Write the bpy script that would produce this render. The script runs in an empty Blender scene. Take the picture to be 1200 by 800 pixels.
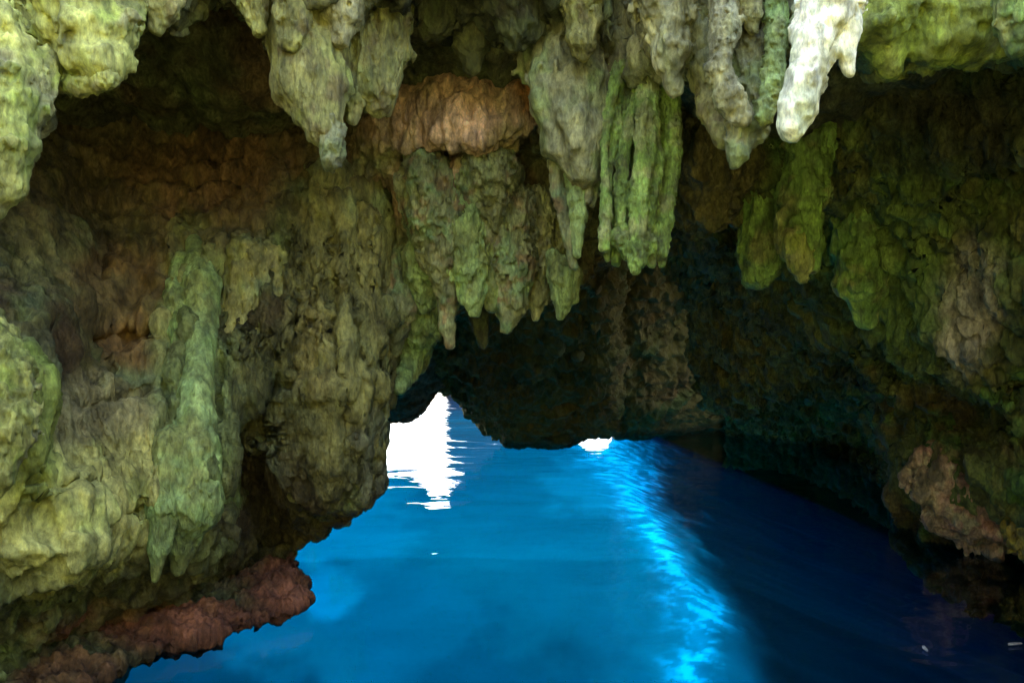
import bpy, math, numpy as np

# ------------------------------------------------------------------ camera, sky, sun, exposure
scene = bpy.context.scene
COL = scene.collection
CAM_Z, FOC = 2.5, 870.0
cam_d = bpy.data.cameras.new('camera'); cam = bpy.data.objects.new('camera', cam_d); COL.objects.link(cam)
cam.location = (0, 0, CAM_Z); cam.rotation_euler = (math.radians(90), 0, 0)
cam_d.sensor_width = 36; cam_d.lens = 36 * FOC / 1200; cam_d.clip_start = 0.05; cam_d.clip_end = 6000
scene.camera = cam

SUN_EL, SUN_AZ = math.radians(58), math.radians(-6)          # sun ahead of the camera, beyond the cave
world = bpy.data.worlds.new('World'); scene.world = world; world.use_nodes = True
wn = world.node_tree; wn.nodes.clear()
wo = wn.nodes.new('ShaderNodeOutputWorld'); wb = wn.nodes.new('ShaderNodeBackground'); sk = wn.nodes.new('ShaderNodeTexSky')
sk.sky_type = 'NISHITA'; sk.sun_disc = False; sk.sun_elevation = SUN_EL; sk.sun_rotation = SUN_AZ
sk.dust_density = 4.0; sk.air_density = 1.0; sk.ozone_density = 0.6
wb.inputs['Strength'].default_value = 0.15
wn.links.new(sk.outputs[0], wb.inputs[0]); wn.links.new(wb.outputs[0], wo.inputs[0])

sun_d = bpy.data.lights.new('sun', 'SUN'); sun = bpy.data.objects.new('sun', sun_d); COL.objects.link(sun)
sun_d.energy = 5.0; sun_d.angle = math.radians(0.53); sun_d.color = (1, 0.95, 0.86)
from mathutils import Vector
sdir = Vector((math.sin(SUN_AZ) * math.cos(SUN_EL), math.cos(SUN_AZ) * math.cos(SUN_EL), math.sin(SUN_EL)))
sun.rotation_euler = sdir.to_track_quat('Z', 'Y').to_euler()
sun.location = (0, 30, 40)

vs = scene.view_settings
vs.view_transform = 'Standard'; vs.look = 'None'; vs.gamma = 1; vs.exposure = 3.62
scene.render.engine = 'CYCLES'
cy = scene.cycles
cy.max_bounces = 8; cy.diffuse_bounces = 4; cy.glossy_bounces = 3; cy.transmission_bounces = 4; cy.transparent_max_bounces = 12
cy.caustics_reflective = False; cy.caustics_refractive = False; cy.use_denoising = True; cy.adaptive_threshold = 0.02

# ------------------------------------------------------------------ noise
_rng = np.random.RandomState(7)
_G = _rng.normal(size=(256, 3)); _G /= np.linalg.norm(_G, axis=1)[:, None]; _G = _G.astype(np.float32)

def _hash(ix, iy, iz):
    h = (ix.astype(np.uint32) * np.uint32(374761393)) ^ (iy.astype(np.uint32) * np.uint32(668265263)) ^ (iz.astype(np.uint32) * np.uint32(2246822519))
    h = (h ^ (h >> np.uint32(13))) * np.uint32(1274126177)
    return h ^ (h >> np.uint32(16))

from concurrent.futures import ThreadPoolExecutor
_POOL = ThreadPoolExecutor(4)
def chunked(fn):
    def run(p):
        p = np.asarray(p, np.float32)
        if len(p) < 40000: return fn(p)
        return np.concatenate(list(_POOL.map(fn, [p[i:i + 32768] for i in range(0, len(p), 32768)])))
    return run

_GX, _GY, _GZ = (np.ascontiguousarray(_G[:, i]) for i in range(3))
_PERM = np.concatenate([_rng.permutation(256)] * 3).astype(np.int32)

@chunked
def pnoise(p):
    i = np.floor(p); f = p - i
    i = i.astype(np.int32) & 255
    fx, fy, fz = (np.ascontiguousarray(f[:, k]) for k in range(3))
    ux, uy, uz = (q * q * (3 - 2 * q) for q in (fx, fy, fz))
    x0 = i[:, 0]; y0 = i[:, 1]; z0 = i[:, 2]
    pz = []
    for dx in (0, 1):
        a = _PERM[x0 + dx]; gx = fx - dx
        py_ = []
        for dy in (0, 1):
            b = _PERM[a + y0 + dy]; gy = fy - dy
            v = []
            for dz in (0, 1):
                h = _PERM[b + z0 + dz]
                v.append(_GX[h] * gx + _GY[h] * gy + _GZ[h] * (fz - dz))
            py_.append(v[0] + uz * (v[1] - v[0]))
        pz.append(py_[0] + uy * (py_[1] - py_[0]))
    return (pz[0] + ux * (pz[1] - pz[0])) * 1.5

def fbm(p, o=4, lac=2.03, gain=0.5):
    p = np.asarray(p, np.float32)
    a, s, t = 1.0, 0.0, 0.0
    r = np.zeros(len(p), np.float32)
    for k in range(o):
        r += a * pnoise(p + 17.3 * k); t += a; a *= gain; p = p * lac
    return r / t * 1.4

def ridged(p, o=4, lac=2.1, gain=0.5):
    p = np.asarray(p, np.float32)
    a, t = 1.0, 0.0
    r = np.zeros(len(p), np.float32)
    for k in range(o):
        r += a * (1 - 2.2 * np.abs(pnoise(p + 31.7 * k))); t += a; a *= gain; p = p * lac
    return r / t

@chunked
def _worley(p):
    i = np.floor(p).astype(np.int32)
    d1 = np.full(len(p), 9.0, np.float32); d2 = d1.copy()
    for dx in (-1, 0, 1):
        for dy in (-1, 0, 1):
            for dz in (-1, 0, 1):
                h = _hash(i[:, 0] + dx, i[:, 1] + dy, i[:, 2] + dz)
                c = np.stack([i[:, 0] + dx + (h & np.uint32(1023)) / 1023.0, i[:, 1] + dy + ((h >> np.uint32(10)) & np.uint32(1023)) / 1023.0,
                              i[:, 2] + dz + ((h >> np.uint32(20)) & np.uint32(1023)) / 1023.0], 1).astype(np.float32)
                d = ((c - p) ** 2).sum(1)
                m = d < d1
                d2 = np.where(m, d1, np.minimum(d2, d)); d1 = np.where(m, d, d1)
    return np.sqrt(np.stack([d1, d2], 1))

def worley(p):
    r = _worley(p)
    return r[:, 0], r[:, 1]

def sstep(a, b, x):
    t = np.clip((x - a) / (b - a), 0, 1)
    return t * t * (3 - 2 * t)

def at(px, py, y):                       # a photo point at a real distance y in front of the camera -> world
    return ((px - 600) / FOC * y, y, CAM_Z + (400 - py) / FOC * y)

def proj(P):
    y = np.maximum(P[:, 1], 0.3)
    return 600 + P[:, 0] / y * FOC, 400 - (P[:, 2] - CAM_Z) / y * FOC

# ------------------------------------------------------------------ materials
def rock_material(name, bump=0.5, rough=0.8, scale=1.0, spec=0.25, az=1.0, var=1.0):
    m = bpy.data.materials.new(name); m.use_nodes = True
    nt = m.node_tree; N = nt.nodes; L = nt.links; N.clear()
    out = N.new('ShaderNodeOutputMaterial'); b = N.new('ShaderNodeBsdfPrincipled')
    L.new(b.outputs[0], out.inputs['Surface'])
    geo0 = N.new('ShaderNodeNewGeometry')
    geo = N.new('ShaderNodeVectorMath'); geo.operation = 'MULTIPLY'; geo.inputs[1].default_value = (1, 1, az); L.new(geo0.outputs['Position'], geo.inputs[0])
    att = N.new('ShaderNodeAttribute'); att.attribute_name = 'tint'
    def noise(sc, det=5, ro=0.6, dist=0.0):
        n = N.new('ShaderNodeTexNoise'); n.inputs['Scale'].default_value = sc * scale; n.inputs['Detail'].default_value = det
        n.inputs['Roughness'].default_value = ro; n.inputs['Distortion'].default_value = dist
        L.new(geo.outputs[0], n.inputs['Vector']); return n
    def ramp(src, a, va, c, vc):
        r = N.new('ShaderNodeMapRange'); r.inputs[1].default_value = a; r.inputs[2].default_value = c
        r.inputs[3].default_value = va; r.inputs[4].default_value = vc; L.new(src, r.inputs[0]); return r.outputs[0]
    def math_(op, x, y):
        q = N.new('ShaderNodeMath'); q.operation = op
        for k, v in enumerate((x, y)):
            if isinstance(v, (int, float)): q.inputs[k].default_value = v
            else: L.new(v, q.inputs[k])
        return q.outputs[0]
    n1 = noise(7, 6, 0.65, 0.4); n2 = noise(34, 6, 0.7); n3 = noise(120, 4, 0.7)
    v = N.new('ShaderNodeTexVoronoi'); v.inputs['Scale'].default_value = 26 * scale; v.feature = 'F1'
    wv = N.new('ShaderNodeVectorMath'); wv.operation = 'MULTIPLY_ADD'
    L.new(n2.outputs['Color'], wv.inputs[0]); wv.inputs[1].default_value = (0.05, 0.05, 0.05); L.new(geo.outputs[0], wv.inputs[2])
    L.new(wv.outputs[0], v.inputs['Vector'])
    k1 = ramp(n1.outputs[0], 0.3, 1 - 0.55 * var, 0.7, 1 + 0.5 * var)
    k2 = ramp(n2.outputs[0], 0.3, 1 - 0.5 * var, 0.7, 1 + 0.5 * var)
    k = math_('MULTIPLY', k1, k2)
    mul = N.new('ShaderNodeVectorMath'); mul.operation = 'SCALE'
    L.new(att.outputs['Color'], mul.inputs[0]); L.new(k, mul.inputs['Scale'])
    # mineral specks: a little greyer and paler
    mix = N.new('ShaderNodeMix'); mix.data_type = 'RGBA'
    L.new(ramp(n3.outputs[0], 0.58, 0.0, 0.72, 0.35), mix.inputs[0])
    L.new(mul.outputs[0], mix.inputs[6])
    gry = N.new('ShaderNodeVectorMath'); gry.operation = 'MULTIPLY_ADD'; L.new(mul.outputs[0], gry.inputs[0])
    gry.inputs[1].default_value = (1.2, 1.2, 1.2); gry.inputs[2].default_value = (0.05, 0.05, 0.045); L.new(gry.outputs[0], mix.inputs[7])
    L.new(mix.outputs[2], b.inputs['Base Color'])
    h = math_('ADD', math_('MULTIPLY', n2.outputs[0], 0.6), math_('MULTIPLY', n3.outputs[0], 0.22))
    h = math_('ADD', h, math_('MULTIPLY', math_('MINIMUM', v.outputs['Distance'], 0.6), -0.55))
    h = math_('ADD', h, math_('MULTIPLY', n1.outputs[0], 0.7))
    bp = N.new('ShaderNodeBump'); bp.inputs['Distance'].default_value = 0.07 / scale
    n0 = noise(0.9, 3, 0.5); L.new(ramp(n0.outputs[0], 0.35, 0.35 * bump, 0.62, 1.15 * bump), bp.inputs['Strength'])
    L.new(h, bp.inputs['Height']); L.new(bp.outputs[0], b.inputs['Normal'])
    L.new(ramp(n1.outputs[0], 0.35, rough - 0.22, 0.65, rough + 0.12), b.inputs['Roughness'])
    b.inputs['Specular IOR Level'].default_value = spec
    return m

M_ROCK = rock_material('cave_limestone', 1.0, az=0.5)
M_FLOW = rock_material('flowstone', 0.85, 0.7, 1.2, 0.3, 0.4)
M_BACK = rock_material('dark_limestone', 0.5, 0.85, 0.6, 0.2, 0.8, 0.5)
def sand_material():
    m = bpy.data.materials.new('sea_bed_sand'); m.use_nodes = True
    N = m.node_tree.nodes; L = m.node_tree.links; b = N['Principled BSDF']
    att = N.new('ShaderNodeAttribute'); att.attribute_name = 'tint'
    n = N.new('ShaderNodeTexNoise'); n.inputs['Scale'].default_value = 0.5; n.inputs['Detail'].default_value = 3
    g = N.new('ShaderNodeNewGeometry'); L.new(g.outputs['Position'], n.inputs['Vector'])
    r = N.new('ShaderNodeMapRange'); r.inputs[1].default_value = 0.3; r.inputs[2].default_value = 0.7; r.inputs[3].default_value = 0.96; r.inputs[4].default_value = 1.04
    L.new(n.outputs[0], r.inputs[0])
    v = N.new('ShaderNodeVectorMath'); v.operation = 'SCALE'; L.new(att.outputs['Color'], v.inputs[0]); L.new(r.outputs[0], v.inputs['Scale'])
    L.new(v.outputs[0], b.inputs['Base Color']); b.inputs['Roughness'].default_value = 1.0; b.inputs['Specular IOR Level'].default_value = 0.05
    return m
M_SAND = sand_material()

def water_material():
    m = bpy.data.materials.new('sea_water'); m.use_nodes = True
    nt = m.node_tree; N = nt.nodes; L = nt.links; N.clear()
    out = N.new('ShaderNodeOutputMaterial')
    tr = N.new('ShaderNodeBsdfTransparent'); gl = N.new('ShaderNodeBsdfGlossy'); gl.inputs['Roughness'].default_value = 0.02
    fr = N.new('ShaderNodeFresnel'); fr.inputs['IOR'].default_value = 1.33
    mx = N.new('ShaderNodeMixShader')
    tc = N.new('ShaderNodeNewGeometry')
    def wave(sx, sy, sc, det):
        mp = N.new('ShaderNodeMapping'); mp.inputs['Scale'].default_value = (sx, sy, 1)
        L.new(tc.outputs['Position'], mp.inputs['Vector'])
        n = N.new('ShaderNodeTexNoise'); n.inputs['Scale'].default_value = sc; n.inputs['Detail'].default_value = det; n.inputs['Roughness'].default_value = 0.45
        n.inputs['Distortion'].default_value = 0.3
        L.new(mp.outputs[0], n.inputs['Vector']); return n.outputs[0]
    a = wave(0.5, 1.0, 2.2, 2); c = wave(0.7, 1.2, 0.7, 1)
    ad = N.new('ShaderNodeMath'); ad.operation = 'MULTIPLY_ADD'; ad.inputs[1].default_value = 2.2; L.new(c, ad.inputs[0]); L.new(a, ad.inputs[2])
    bp = N.new('ShaderNodeBump'); bp.inputs['Strength'].default_value = 1.0; bp.inputs['Distance'].default_value = 0.02
    L.new(ad.outputs[0], bp.inputs['Height'])
    L.new(bp.outputs[0], gl.inputs['Normal']); L.new(bp.outputs[0], fr.inputs['Normal'])
    L.new(fr.outputs[0], mx.inputs[0]); L.new(tr.outputs[0], mx.inputs[1]); L.new(gl.outputs[0], mx.inputs[2])
    L.new(mx.outputs[0], out.inputs['Surface'])
    va = N.new('ShaderNodeVolumeAbsorption'); va.inputs['Color'].default_value = (0.0, 0.869, 0.923, 1); va.inputs['Density'].default_value = 0.78
    L.new(va.outputs[0], out.inputs['Volume'])
    return m

# ------------------------------------------------------------------ mesh helpers
def mesh_from(name, V, F, mat, tint=None, smooth=True):
    me = bpy.data.meshes.new(name)
    V = np.ascontiguousarray(V, np.float32); F = np.ascontiguousarray(F, np.int32)
    k = F.shape[1]
    me.vertices.add(len(V)); me.vertices.foreach_set('co', V.ravel())
    me.loops.add(F.size); me.loops.foreach_set('vertex_index', F.ravel())
    me.polygons.add(len(F)); me.polygons.foreach_set('loop_start', np.arange(0, F.size, k, dtype=np.int32))
    me.update(calc_edges=True)
    me.polygons.foreach_set('use_smooth', np.full(len(F), smooth))
    if tint is not None:
        at_ = me.attributes.new('tint', 'FLOAT_COLOR', 'POINT')
        c = np.ones((len(V), 4), np.float32); c[:, :3] = np.clip(tint, 0.004, 0.9)
        at_.data.foreach_set('color', c.ravel())
    me.materials.append(mat)
    me.update()
    return me

def link(name, me, parent=None, loc=(0, 0, 0)):
    o = bpy.data.objects.new(name, me); COL.objects.link(o); o.location = loc
    if parent is not None: o.parent = parent
    return o

def catmull(C, n, axis):
    C = np.moveaxis(np.asarray(C, np.float64), axis, 0)
    m = C.shape[0]
    t = np.linspace(0, m - 1, n); i = np.clip(t.astype(int), 0, m - 2); f = (t - i).reshape((-1,) + (1,) * (C.ndim - 1))
    p0 = C[np.maximum(i - 1, 0)]; p1 = C[i]; p2 = C[i + 1]; p3 = C[np.minimum(i + 2, m - 1)]
    r = 0.5 * ((2 * p1) + (p2 - p0) * f + (2 * p0 - 5 * p1 + 4 * p2 - p3) * f ** 2 + (3 * p1 - p0 - 3 * p2 + p3) * f ** 3)
    return np.moveaxis(r, 0, axis)

def grid_normals(G):
    du = np.gradient(G, axis=1); dv = np.gradient(G, axis=0)
    n = np.cross(dv, du); n /= np.linalg.norm(n, axis=2)[..., None] + 1e-9
    return n

def spots(px, py, P, base, stamps, warp=0.55, freq=2.2):
    """colour patches with ragged edges: (px, py, rx, ry, colour, strength)"""
    col = base.copy()
    w = fbm(P * freq + 5.1, 4) * warp
    for (cx, cy_, rx, ry, c, s) in stamps:
        d = np.sqrt(((px - cx) / rx) ** 2 + ((py - cy_) / ry) ** 2)
        k = sstep(1.25, 0.55, d + w) * s
        col = col * (1 - k[:, None]) + np.asarray(c) * k[:, None]
    return col

def palette(P, cols, freq=0.9, seed=0.0):
    """blend of a few stone colours by ragged noise"""
    n = fbm(P * freq + seed, 4, gain=0.6); m = fbm(P * freq * 1.7 + seed + 40, 4, gain=0.6)
    c = np.zeros((len(P), 3)) + np.asarray(cols[0])
    for k, cc in enumerate(cols[1:]):
        q = (n, m, -n, -m)[k % 4]
        s = sstep(0.02, 0.42, q)
        c = c * (1 - s[:, None]) + np.asarray(cc) * s[:, None]
    return c

SURF = {}
def on(objs, px, py, r=7):
    """distance of the nearest built rock face along a sight line"""
    best = 99.0
    for o in objs:
        a, b, y = SURF[o.name]
        m = (np.abs(a - px) < r) & (np.abs(b - py) < r) & (y > 2)
        if m.any(): best = min(best, float(np.percentile(y[m], 20)))
    return best if best < 90 else 7.0

def sheet(name, ctrl, nu, nv, mat, colour, passes, bumps=(), flip=False, parent=None):
    """a rock face: control net -> smooth surface -> displaced along its own normals in several passes"""
    C = np.array(ctrl, float)
    G = catmull(catmull(C, nv, 0), nu, 1)
    sgn = -1 if flip else 1
    px, py = proj(G.reshape(-1, 3))
    if bumps:
        d = np.zeros(len(px))
        for (cx, cy_, rx, ry, amp) in bumps:
            d += amp * np.exp(-(((px - cx) / rx) ** 2 + ((py - cy_) / ry) ** 2) ** 1.5)
        G = G + grid_normals(G) * sgn * d.reshape(nv, nu, 1)
    for fn in passes:
        n = grid_normals(G) * sgn
        d = fn(G.reshape(-1, 3), px, py).reshape(nv, nu, 1)
        G = G + n * d
    P = G.reshape(-1, 3)
    tint = colour(P, px, py)
    wet = sstep(0.26, 0.05, P[:, 2] + 0.09 * fbm(P * 2.5, 3)) * sstep(-1.2, -0.3, P[:, 2])        # the dark wet band of the tide line
    tint = tint * (1 - 0.6 * wet[:, None])
    idx = np.arange(nu * nv).reshape(nv, nu)
    F = np.stack([idx[:-1, :-1], idx[1:, :-1], idx[1:, 1:], idx[:-1, 1:]], -1).reshape(-1, 4)
    if flip: F = F[:, ::-1]
    o = link(name, mesh_from(name, P, F, mat, tint), parent)
    SURF[o.name] = (*proj(P), P[:, 1])
    return o

# surface nets ------------------------------------------------------
def surface_nets(D, lo, h):
    nx, ny, nz = D.shape
    S = D < 0
    c = [S[dx:nx - 1 + dx, dy:ny - 1 + dy, dz:nz - 1 + dz] for dx in (0, 1) for dy in (0, 1) for dz in (0, 1)]
    tot = sum(x.astype(np.int8) for x in c)
    act = (tot > 0) & (tot < 8)
    cells = np.argwhere(act)
    acc = np.zeros((len(cells), 3)); cnt = np.zeros(len(cells))
    corners = [(dx, dy, dz) for dx in (0, 1) for dy in (0, 1) for dz in (0, 1)]
    vals = [D[cells[:, 0] + a, cells[:, 1] + b, cells[:, 2] + e] for a, b, e in corners]
    for i in range(8):
        for j in range(i + 1, 8):
            df = [corners[j][k] - corners[i][k] for k in range(3)]
            if sum(abs(x) for x in df) != 1: continue
            a, b = vals[i], vals[j]; m = (a < 0) != (b < 0)
            t = np.where(m, a / np.where(m, a - b, 1), 0)
            p = np.asarray(corners[i])[None] + t[:, None] * np.asarray(df)[None]
            acc += p * m[:, None]; cnt += m
    V = (cells + acc / cnt[:, None]) * h + lo
    vid = -np.ones(act.shape, np.int64); vid[act] = np.arange(len(cells))
    quads = []
    for ax in range(3):
        a1, a2 = (ax + 1) % 3, (ax + 2) % 3
        sl0 = [slice(None)] * 3; sl1 = [slice(None)] * 3
        sl0[ax] = slice(0, D.shape[ax] - 1); sl1[ax] = slice(1, D.shape[ax])
        A = S[tuple(sl0)]; B = S[tuple(sl1)]
        e = np.argwhere(A != B)
        ok = (e[:, a1] > 0) & (e[:, a2] > 0) & (e[:, a1] < D.shape[a1] - 1) & (e[:, a2] < D.shape[a2] - 1)
        e = e[ok]
        inside = A[e[:, 0], e[:, 1], e[:, 2]]
        def g(o1, o2):
            q = e.copy(); q[:, a1] += o1; q[:, a2] += o2
            return vid[q[:, 0], q[:, 1], q[:, 2]]
        q = np.stack([g(-1, -1), g(0, -1), g(0, 0), g(-1, 0)], 1)
        q[~inside] = q[~inside][:, ::-1]
        quads.append(q)
    Q = np.concatenate(quads)
    return V, Q[(Q >= 0).all(1)]

def drip_mesh(name, chains, mat, colour, flute=0.35, lump=0.25, k=0.35, seed=0.0, vox=None, ffreq=None, origin=None, depth_scale=1.0, grain=1.0):
    """dripstone grown round chains of (px, py, distance, half-width in px), blended smoothly, fluted and lumpy"""
    W = []
    for ch in chains:
        W.append(np.array([(*at(a, b, y), r / FOC * y) for a, b, y, r in ch]))
    allp = np.concatenate(W)
    ym = allp[:, 1].mean(); rmax = allp[:, 3].max()
    h = vox or max(ym / 742 * 1.7, 0.009)
    pad = rmax * 0.3 + 3 * h
    lo = (allp[:, :3] - allp[:, 3:4] * 1.1).min(0) - pad; hi = (allp[:, :3] + allp[:, 3:4] * 1.1).max(0) + pad
    while np.prod((hi - lo) / h) > 0.6e6: h *= 1.12
    n = np.ceil((hi - lo) / h).astype(int) + 1
    ax = [lo[i] + h * np.arange(n[i]) for i in range(3)]
    X, Y, Z = (q.astype(np.float32) for q in np.meshgrid(*ax, indexing='ij'))
    D = None; R = None
    for w in W:
        dc = None
        for p, q in zip(w[:-1], w[1:]):
            ab = q[:3] - p[:3]; l2 = (ab ** 2).sum() + 1e-12
            t = np.clip(((X - p[0]) * ab[0] + (Y - p[1]) * ab[1] + (Z - p[2]) * ab[2]) / l2, 0, 1)
            r = p[3] + (q[3] - p[3]) * t
            dd = np.sqrt((X - p[0] - ab[0] * t) ** 2 + ((Y - p[1] - ab[1] * t) / depth_scale) ** 2 + (Z - p[2] - ab[2] * t) ** 2) - r
            if dc is None: dc, rc = dd, r
            else:
                m = dd < dc
                rc = np.where(m, r, rc)
                kk = 0.4 * w[:, 3].mean(); hh = np.clip(0.5 + 0.5 * (dc - dd) / kk, 0, 1)
                dc = dc * (1 - hh) + dd * hh - kk * hh * (1 - hh)
        if D is None: D, R = dc, rc
        else:
            kk = k * min(rmax, w[:, 3].mean() * 1.2)
            hh = np.clip(0.5 + 0.5 * (D - dc) / kk, 0, 1)
            R = R * (1 - hh) + rc * hh
            D = D * (1 - hh) + dc * hh - kk * hh * (1 - hh)
    band = np.abs(D) < np.minimum(R, rmax) * 0.42 + 2.5 * h
    Pb = np.stack([X[band], Y[band], Z[band]], 1)
    rb = R[band]
    fq = ffreq or 1.1 / max(rmax, 0.03)
    wob = pnoise(Pb * np.array([0.6, 0.6, 0.6]) * fq + seed)[:, None] * 0.3
    f1 = 0.6 * ridged((Pb + wob * rmax) * np.array([1.5, 1.5, 0.22]) * fq + seed, 2) + 0.5 * ridged((Pb + 0.6 * wob * rmax) * np.array([3.6, 3.6, 0.5]) * fq + seed, 2)
    l1 = fbm(Pb * 1.3 * fq + seed + 9, 3, gain=0.55)
    l2 = fbm(Pb * np.array([4.5, 4.5, 2.4]) * fq + seed + 19, 2, gain=0.6)
    amp = np.minimum(rb, rmax)
    D = D.copy()
    fine = fbm(Pb * np.array([17, 17, 5]) + seed, 3, gain=0.6)
    D[band] -= amp * (flute * 0.6 * (f1 - 0.3) + lump * 1.2 * l1 + lump * 0.45 * l2) + grain * np.minimum(0.022, 0.25 * amp) * fine
    D[0] = D[-1] = 1; D[:, 0] = D[:, -1] = 1; D[:, :, 0] = D[:, :, -1] = 1
    V, F = surface_nets(D, lo, h)
    px, py = proj(V)
    tint = colour(V, px, py)
    if origin is not None: V = V - np.asarray(origin)
    return mesh_from(name, V, F, mat, tint)

# ------------------------------------------------------------------ stone colours (real reflectances)
OLIVE = (0.17, 0.17, 0.075); MOSS = (0.26, 0.30, 0.07); SAGE = (0.25, 0.31, 0.18); BROWN = (0.15, 0.095, 0.05)
RED = (0.30, 0.13, 0.085); RUST = (0.27, 0.14, 0.05); PALE = (0.62, 0.60, 0.50); GREY = (0.23, 0.23, 0.18)
DARK = (0.07, 0.065, 0.045); GREEN = (0.13, 0.27, 0.06); LIME = (0.30, 0.46, 0.10); OCHRE = (0.34, 0.27, 0.10); CREAM = (0.46, 0.42, 0.26)

def tones(cols, freq=1.2, seed=0.0, stamps=(), streak=0.5):
    def f(P, px, py):
        c = palette(P, cols, freq, seed)
        if stamps: c = spots(px, py, P, c, stamps)
        if streak:                       # mineral streaks run down the stone, blotches break them up
            v = fbm(P * np.array([11, 11, 1.3]) + seed, 3); b = fbm(P * 5.5 + seed + 3, 4, gain=0.65)
            c = c * np.clip(1 + streak * 0.9 * v + streak * 1.1 * b, 0.3, 2.0)[:, None]
            g = sstep(0.1, 0.5, fbm(P * np.array([4, 4, 1.5]) + seed + 70, 3))[:, None] * 0.45
            c = c * (1 - g) + c * np.array([0.75, 0.95, 0.7]) * g
        return c * np.array([1.06, 1.0, 0.78])
    return f

# ------------------------------------------------------------------ the sea bed and the water
def bed_height(X, Y):
    z = np.interp(Y, [-10, 17, 21, 27, 46, 70, 120, 400], [-10, -9.6, -8.0, -5.4, -2.4, -3.0, -9, -14])
    edge = np.interp(Y, [0, 20, 23, 28, 38, 60], [6.6, 6.6, 6.3, 5.9, 5.5, 5.4])
    edge = edge + 0.7 * fbm(np.stack([Y * 0.35, X * 0.08, Y * 0], 1), 3)
    t = np.maximum(X - edge, 0)
    return z - np.minimum(0.42 * t, 30)       # bed shaped to drop beyond the edge, so depth darkens that side

ax_x = np.concatenate([np.linspace(-1500, -40, 16)[:-1], np.linspace(-40, -12, 60)[:-1], np.linspace(-12, 18, 300), np.linspace(18, 40, 50)[1:], np.linspace(40, 1500, 16)[1:]])
ax_y = np.concatenate([np.linspace(-40, 4, 8)[:-1], np.linspace(4, 16, 20)[:-1], np.linspace(16, 40, 300), np.linspace(40, 70, 80)[1:], np.linspace(70, 3000, 24)[1:]])
GX, GY = np.meshgrid(ax_x, ax_y)
P = np.stack([GX.ravel(), GY.ravel(), np.zeros(GX.size)], 1)
near = sstep(90, 50, np.abs(P[:, 0]) + 0.5 * P[:, 1])
P[:, 2] = bed_height(P[:, 0], P[:, 1]) + near * (0.3 * fbm(P * 0.18, 2) + 0.05 * fbm(P * 0.6 + 3, 2))
idx = np.arange(GX.size).reshape(GX.shape)
F = np.stack([idx[:-1, :-1], idx[:-1, 1:], idx[1:, 1:], idx[1:, :-1]], -1).reshape(-1, 4)
tint = palette(P, [(0.165, 0.165, 0.14), (0.15, 0.152, 0.13), (0.185, 0.18, 0.155)], 0.10, 3)
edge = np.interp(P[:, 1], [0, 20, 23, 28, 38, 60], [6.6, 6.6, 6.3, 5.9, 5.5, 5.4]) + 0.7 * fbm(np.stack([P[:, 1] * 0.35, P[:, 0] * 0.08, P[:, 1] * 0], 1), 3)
bed_shade = sstep(-0.4, 2.4, P[:, 0] - edge + 0.9 * fbm(P * 0.5, 3))[:, None]      # shade over the water on this side, painted dark into the bed
tint = tint * (1 - bed_shade) + np.array((0.012, 0.015, 0.012)) * bed_shade
bpx, bpy_ = proj(P); ahead = (P[:, 1] > 15)[:, None]
LIGHT_STREAK = (0.90, 0.88, 0.80)                # bright streak of light in the water, painted into the bed tint
tint = np.where(ahead, spots(bpx, bpy_, P, tint, [(770, 740, 60, 120, (0.25, 0.25, 0.2), 0.6), (700, 570, 60, 40, (0.30, 0.30, 0.26), 0.6), (385, 690, 36, 36, (0.38, 0.38, 0.33), 0.7),  # stamps paint brighter and darker zones of the lit water into the bed
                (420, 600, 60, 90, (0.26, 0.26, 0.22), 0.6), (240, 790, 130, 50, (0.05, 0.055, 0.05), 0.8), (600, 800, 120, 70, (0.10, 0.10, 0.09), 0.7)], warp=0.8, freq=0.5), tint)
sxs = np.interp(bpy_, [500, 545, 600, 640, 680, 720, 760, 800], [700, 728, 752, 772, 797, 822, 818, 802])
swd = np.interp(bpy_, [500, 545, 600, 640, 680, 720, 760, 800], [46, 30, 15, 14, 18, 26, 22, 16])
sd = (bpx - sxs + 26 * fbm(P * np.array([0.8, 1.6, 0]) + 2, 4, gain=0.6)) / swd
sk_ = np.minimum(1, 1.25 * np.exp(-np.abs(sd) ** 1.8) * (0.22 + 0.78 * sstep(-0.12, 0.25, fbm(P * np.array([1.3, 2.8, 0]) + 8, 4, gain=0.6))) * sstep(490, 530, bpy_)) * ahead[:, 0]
tint = tint * (1 - sk_[:, None]) + np.array(LIGHT_STREAK) * sk_[:, None]
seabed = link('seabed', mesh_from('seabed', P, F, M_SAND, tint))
seabed['kind'] = 'structure'; seabed['label'] = 'pale sandy sea bed under the clear blue water'

wv = np.array([(x, y, z) for z in (-60, 0) for y in (-45, 3000) for x in (-1500, 1500)], float)
wf = np.array([(0, 2, 3, 1), (4, 5, 7, 6), (0, 1, 5, 4), (2, 6, 7, 3), (0, 4, 6, 2), (1, 3, 7, 5)])
water = link('water', mesh_from('water', wv, wf, water_material(), smooth=False))
water['kind'] = 'structure'; water['label'] = 'clear deep blue sea water filling the cave'

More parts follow.
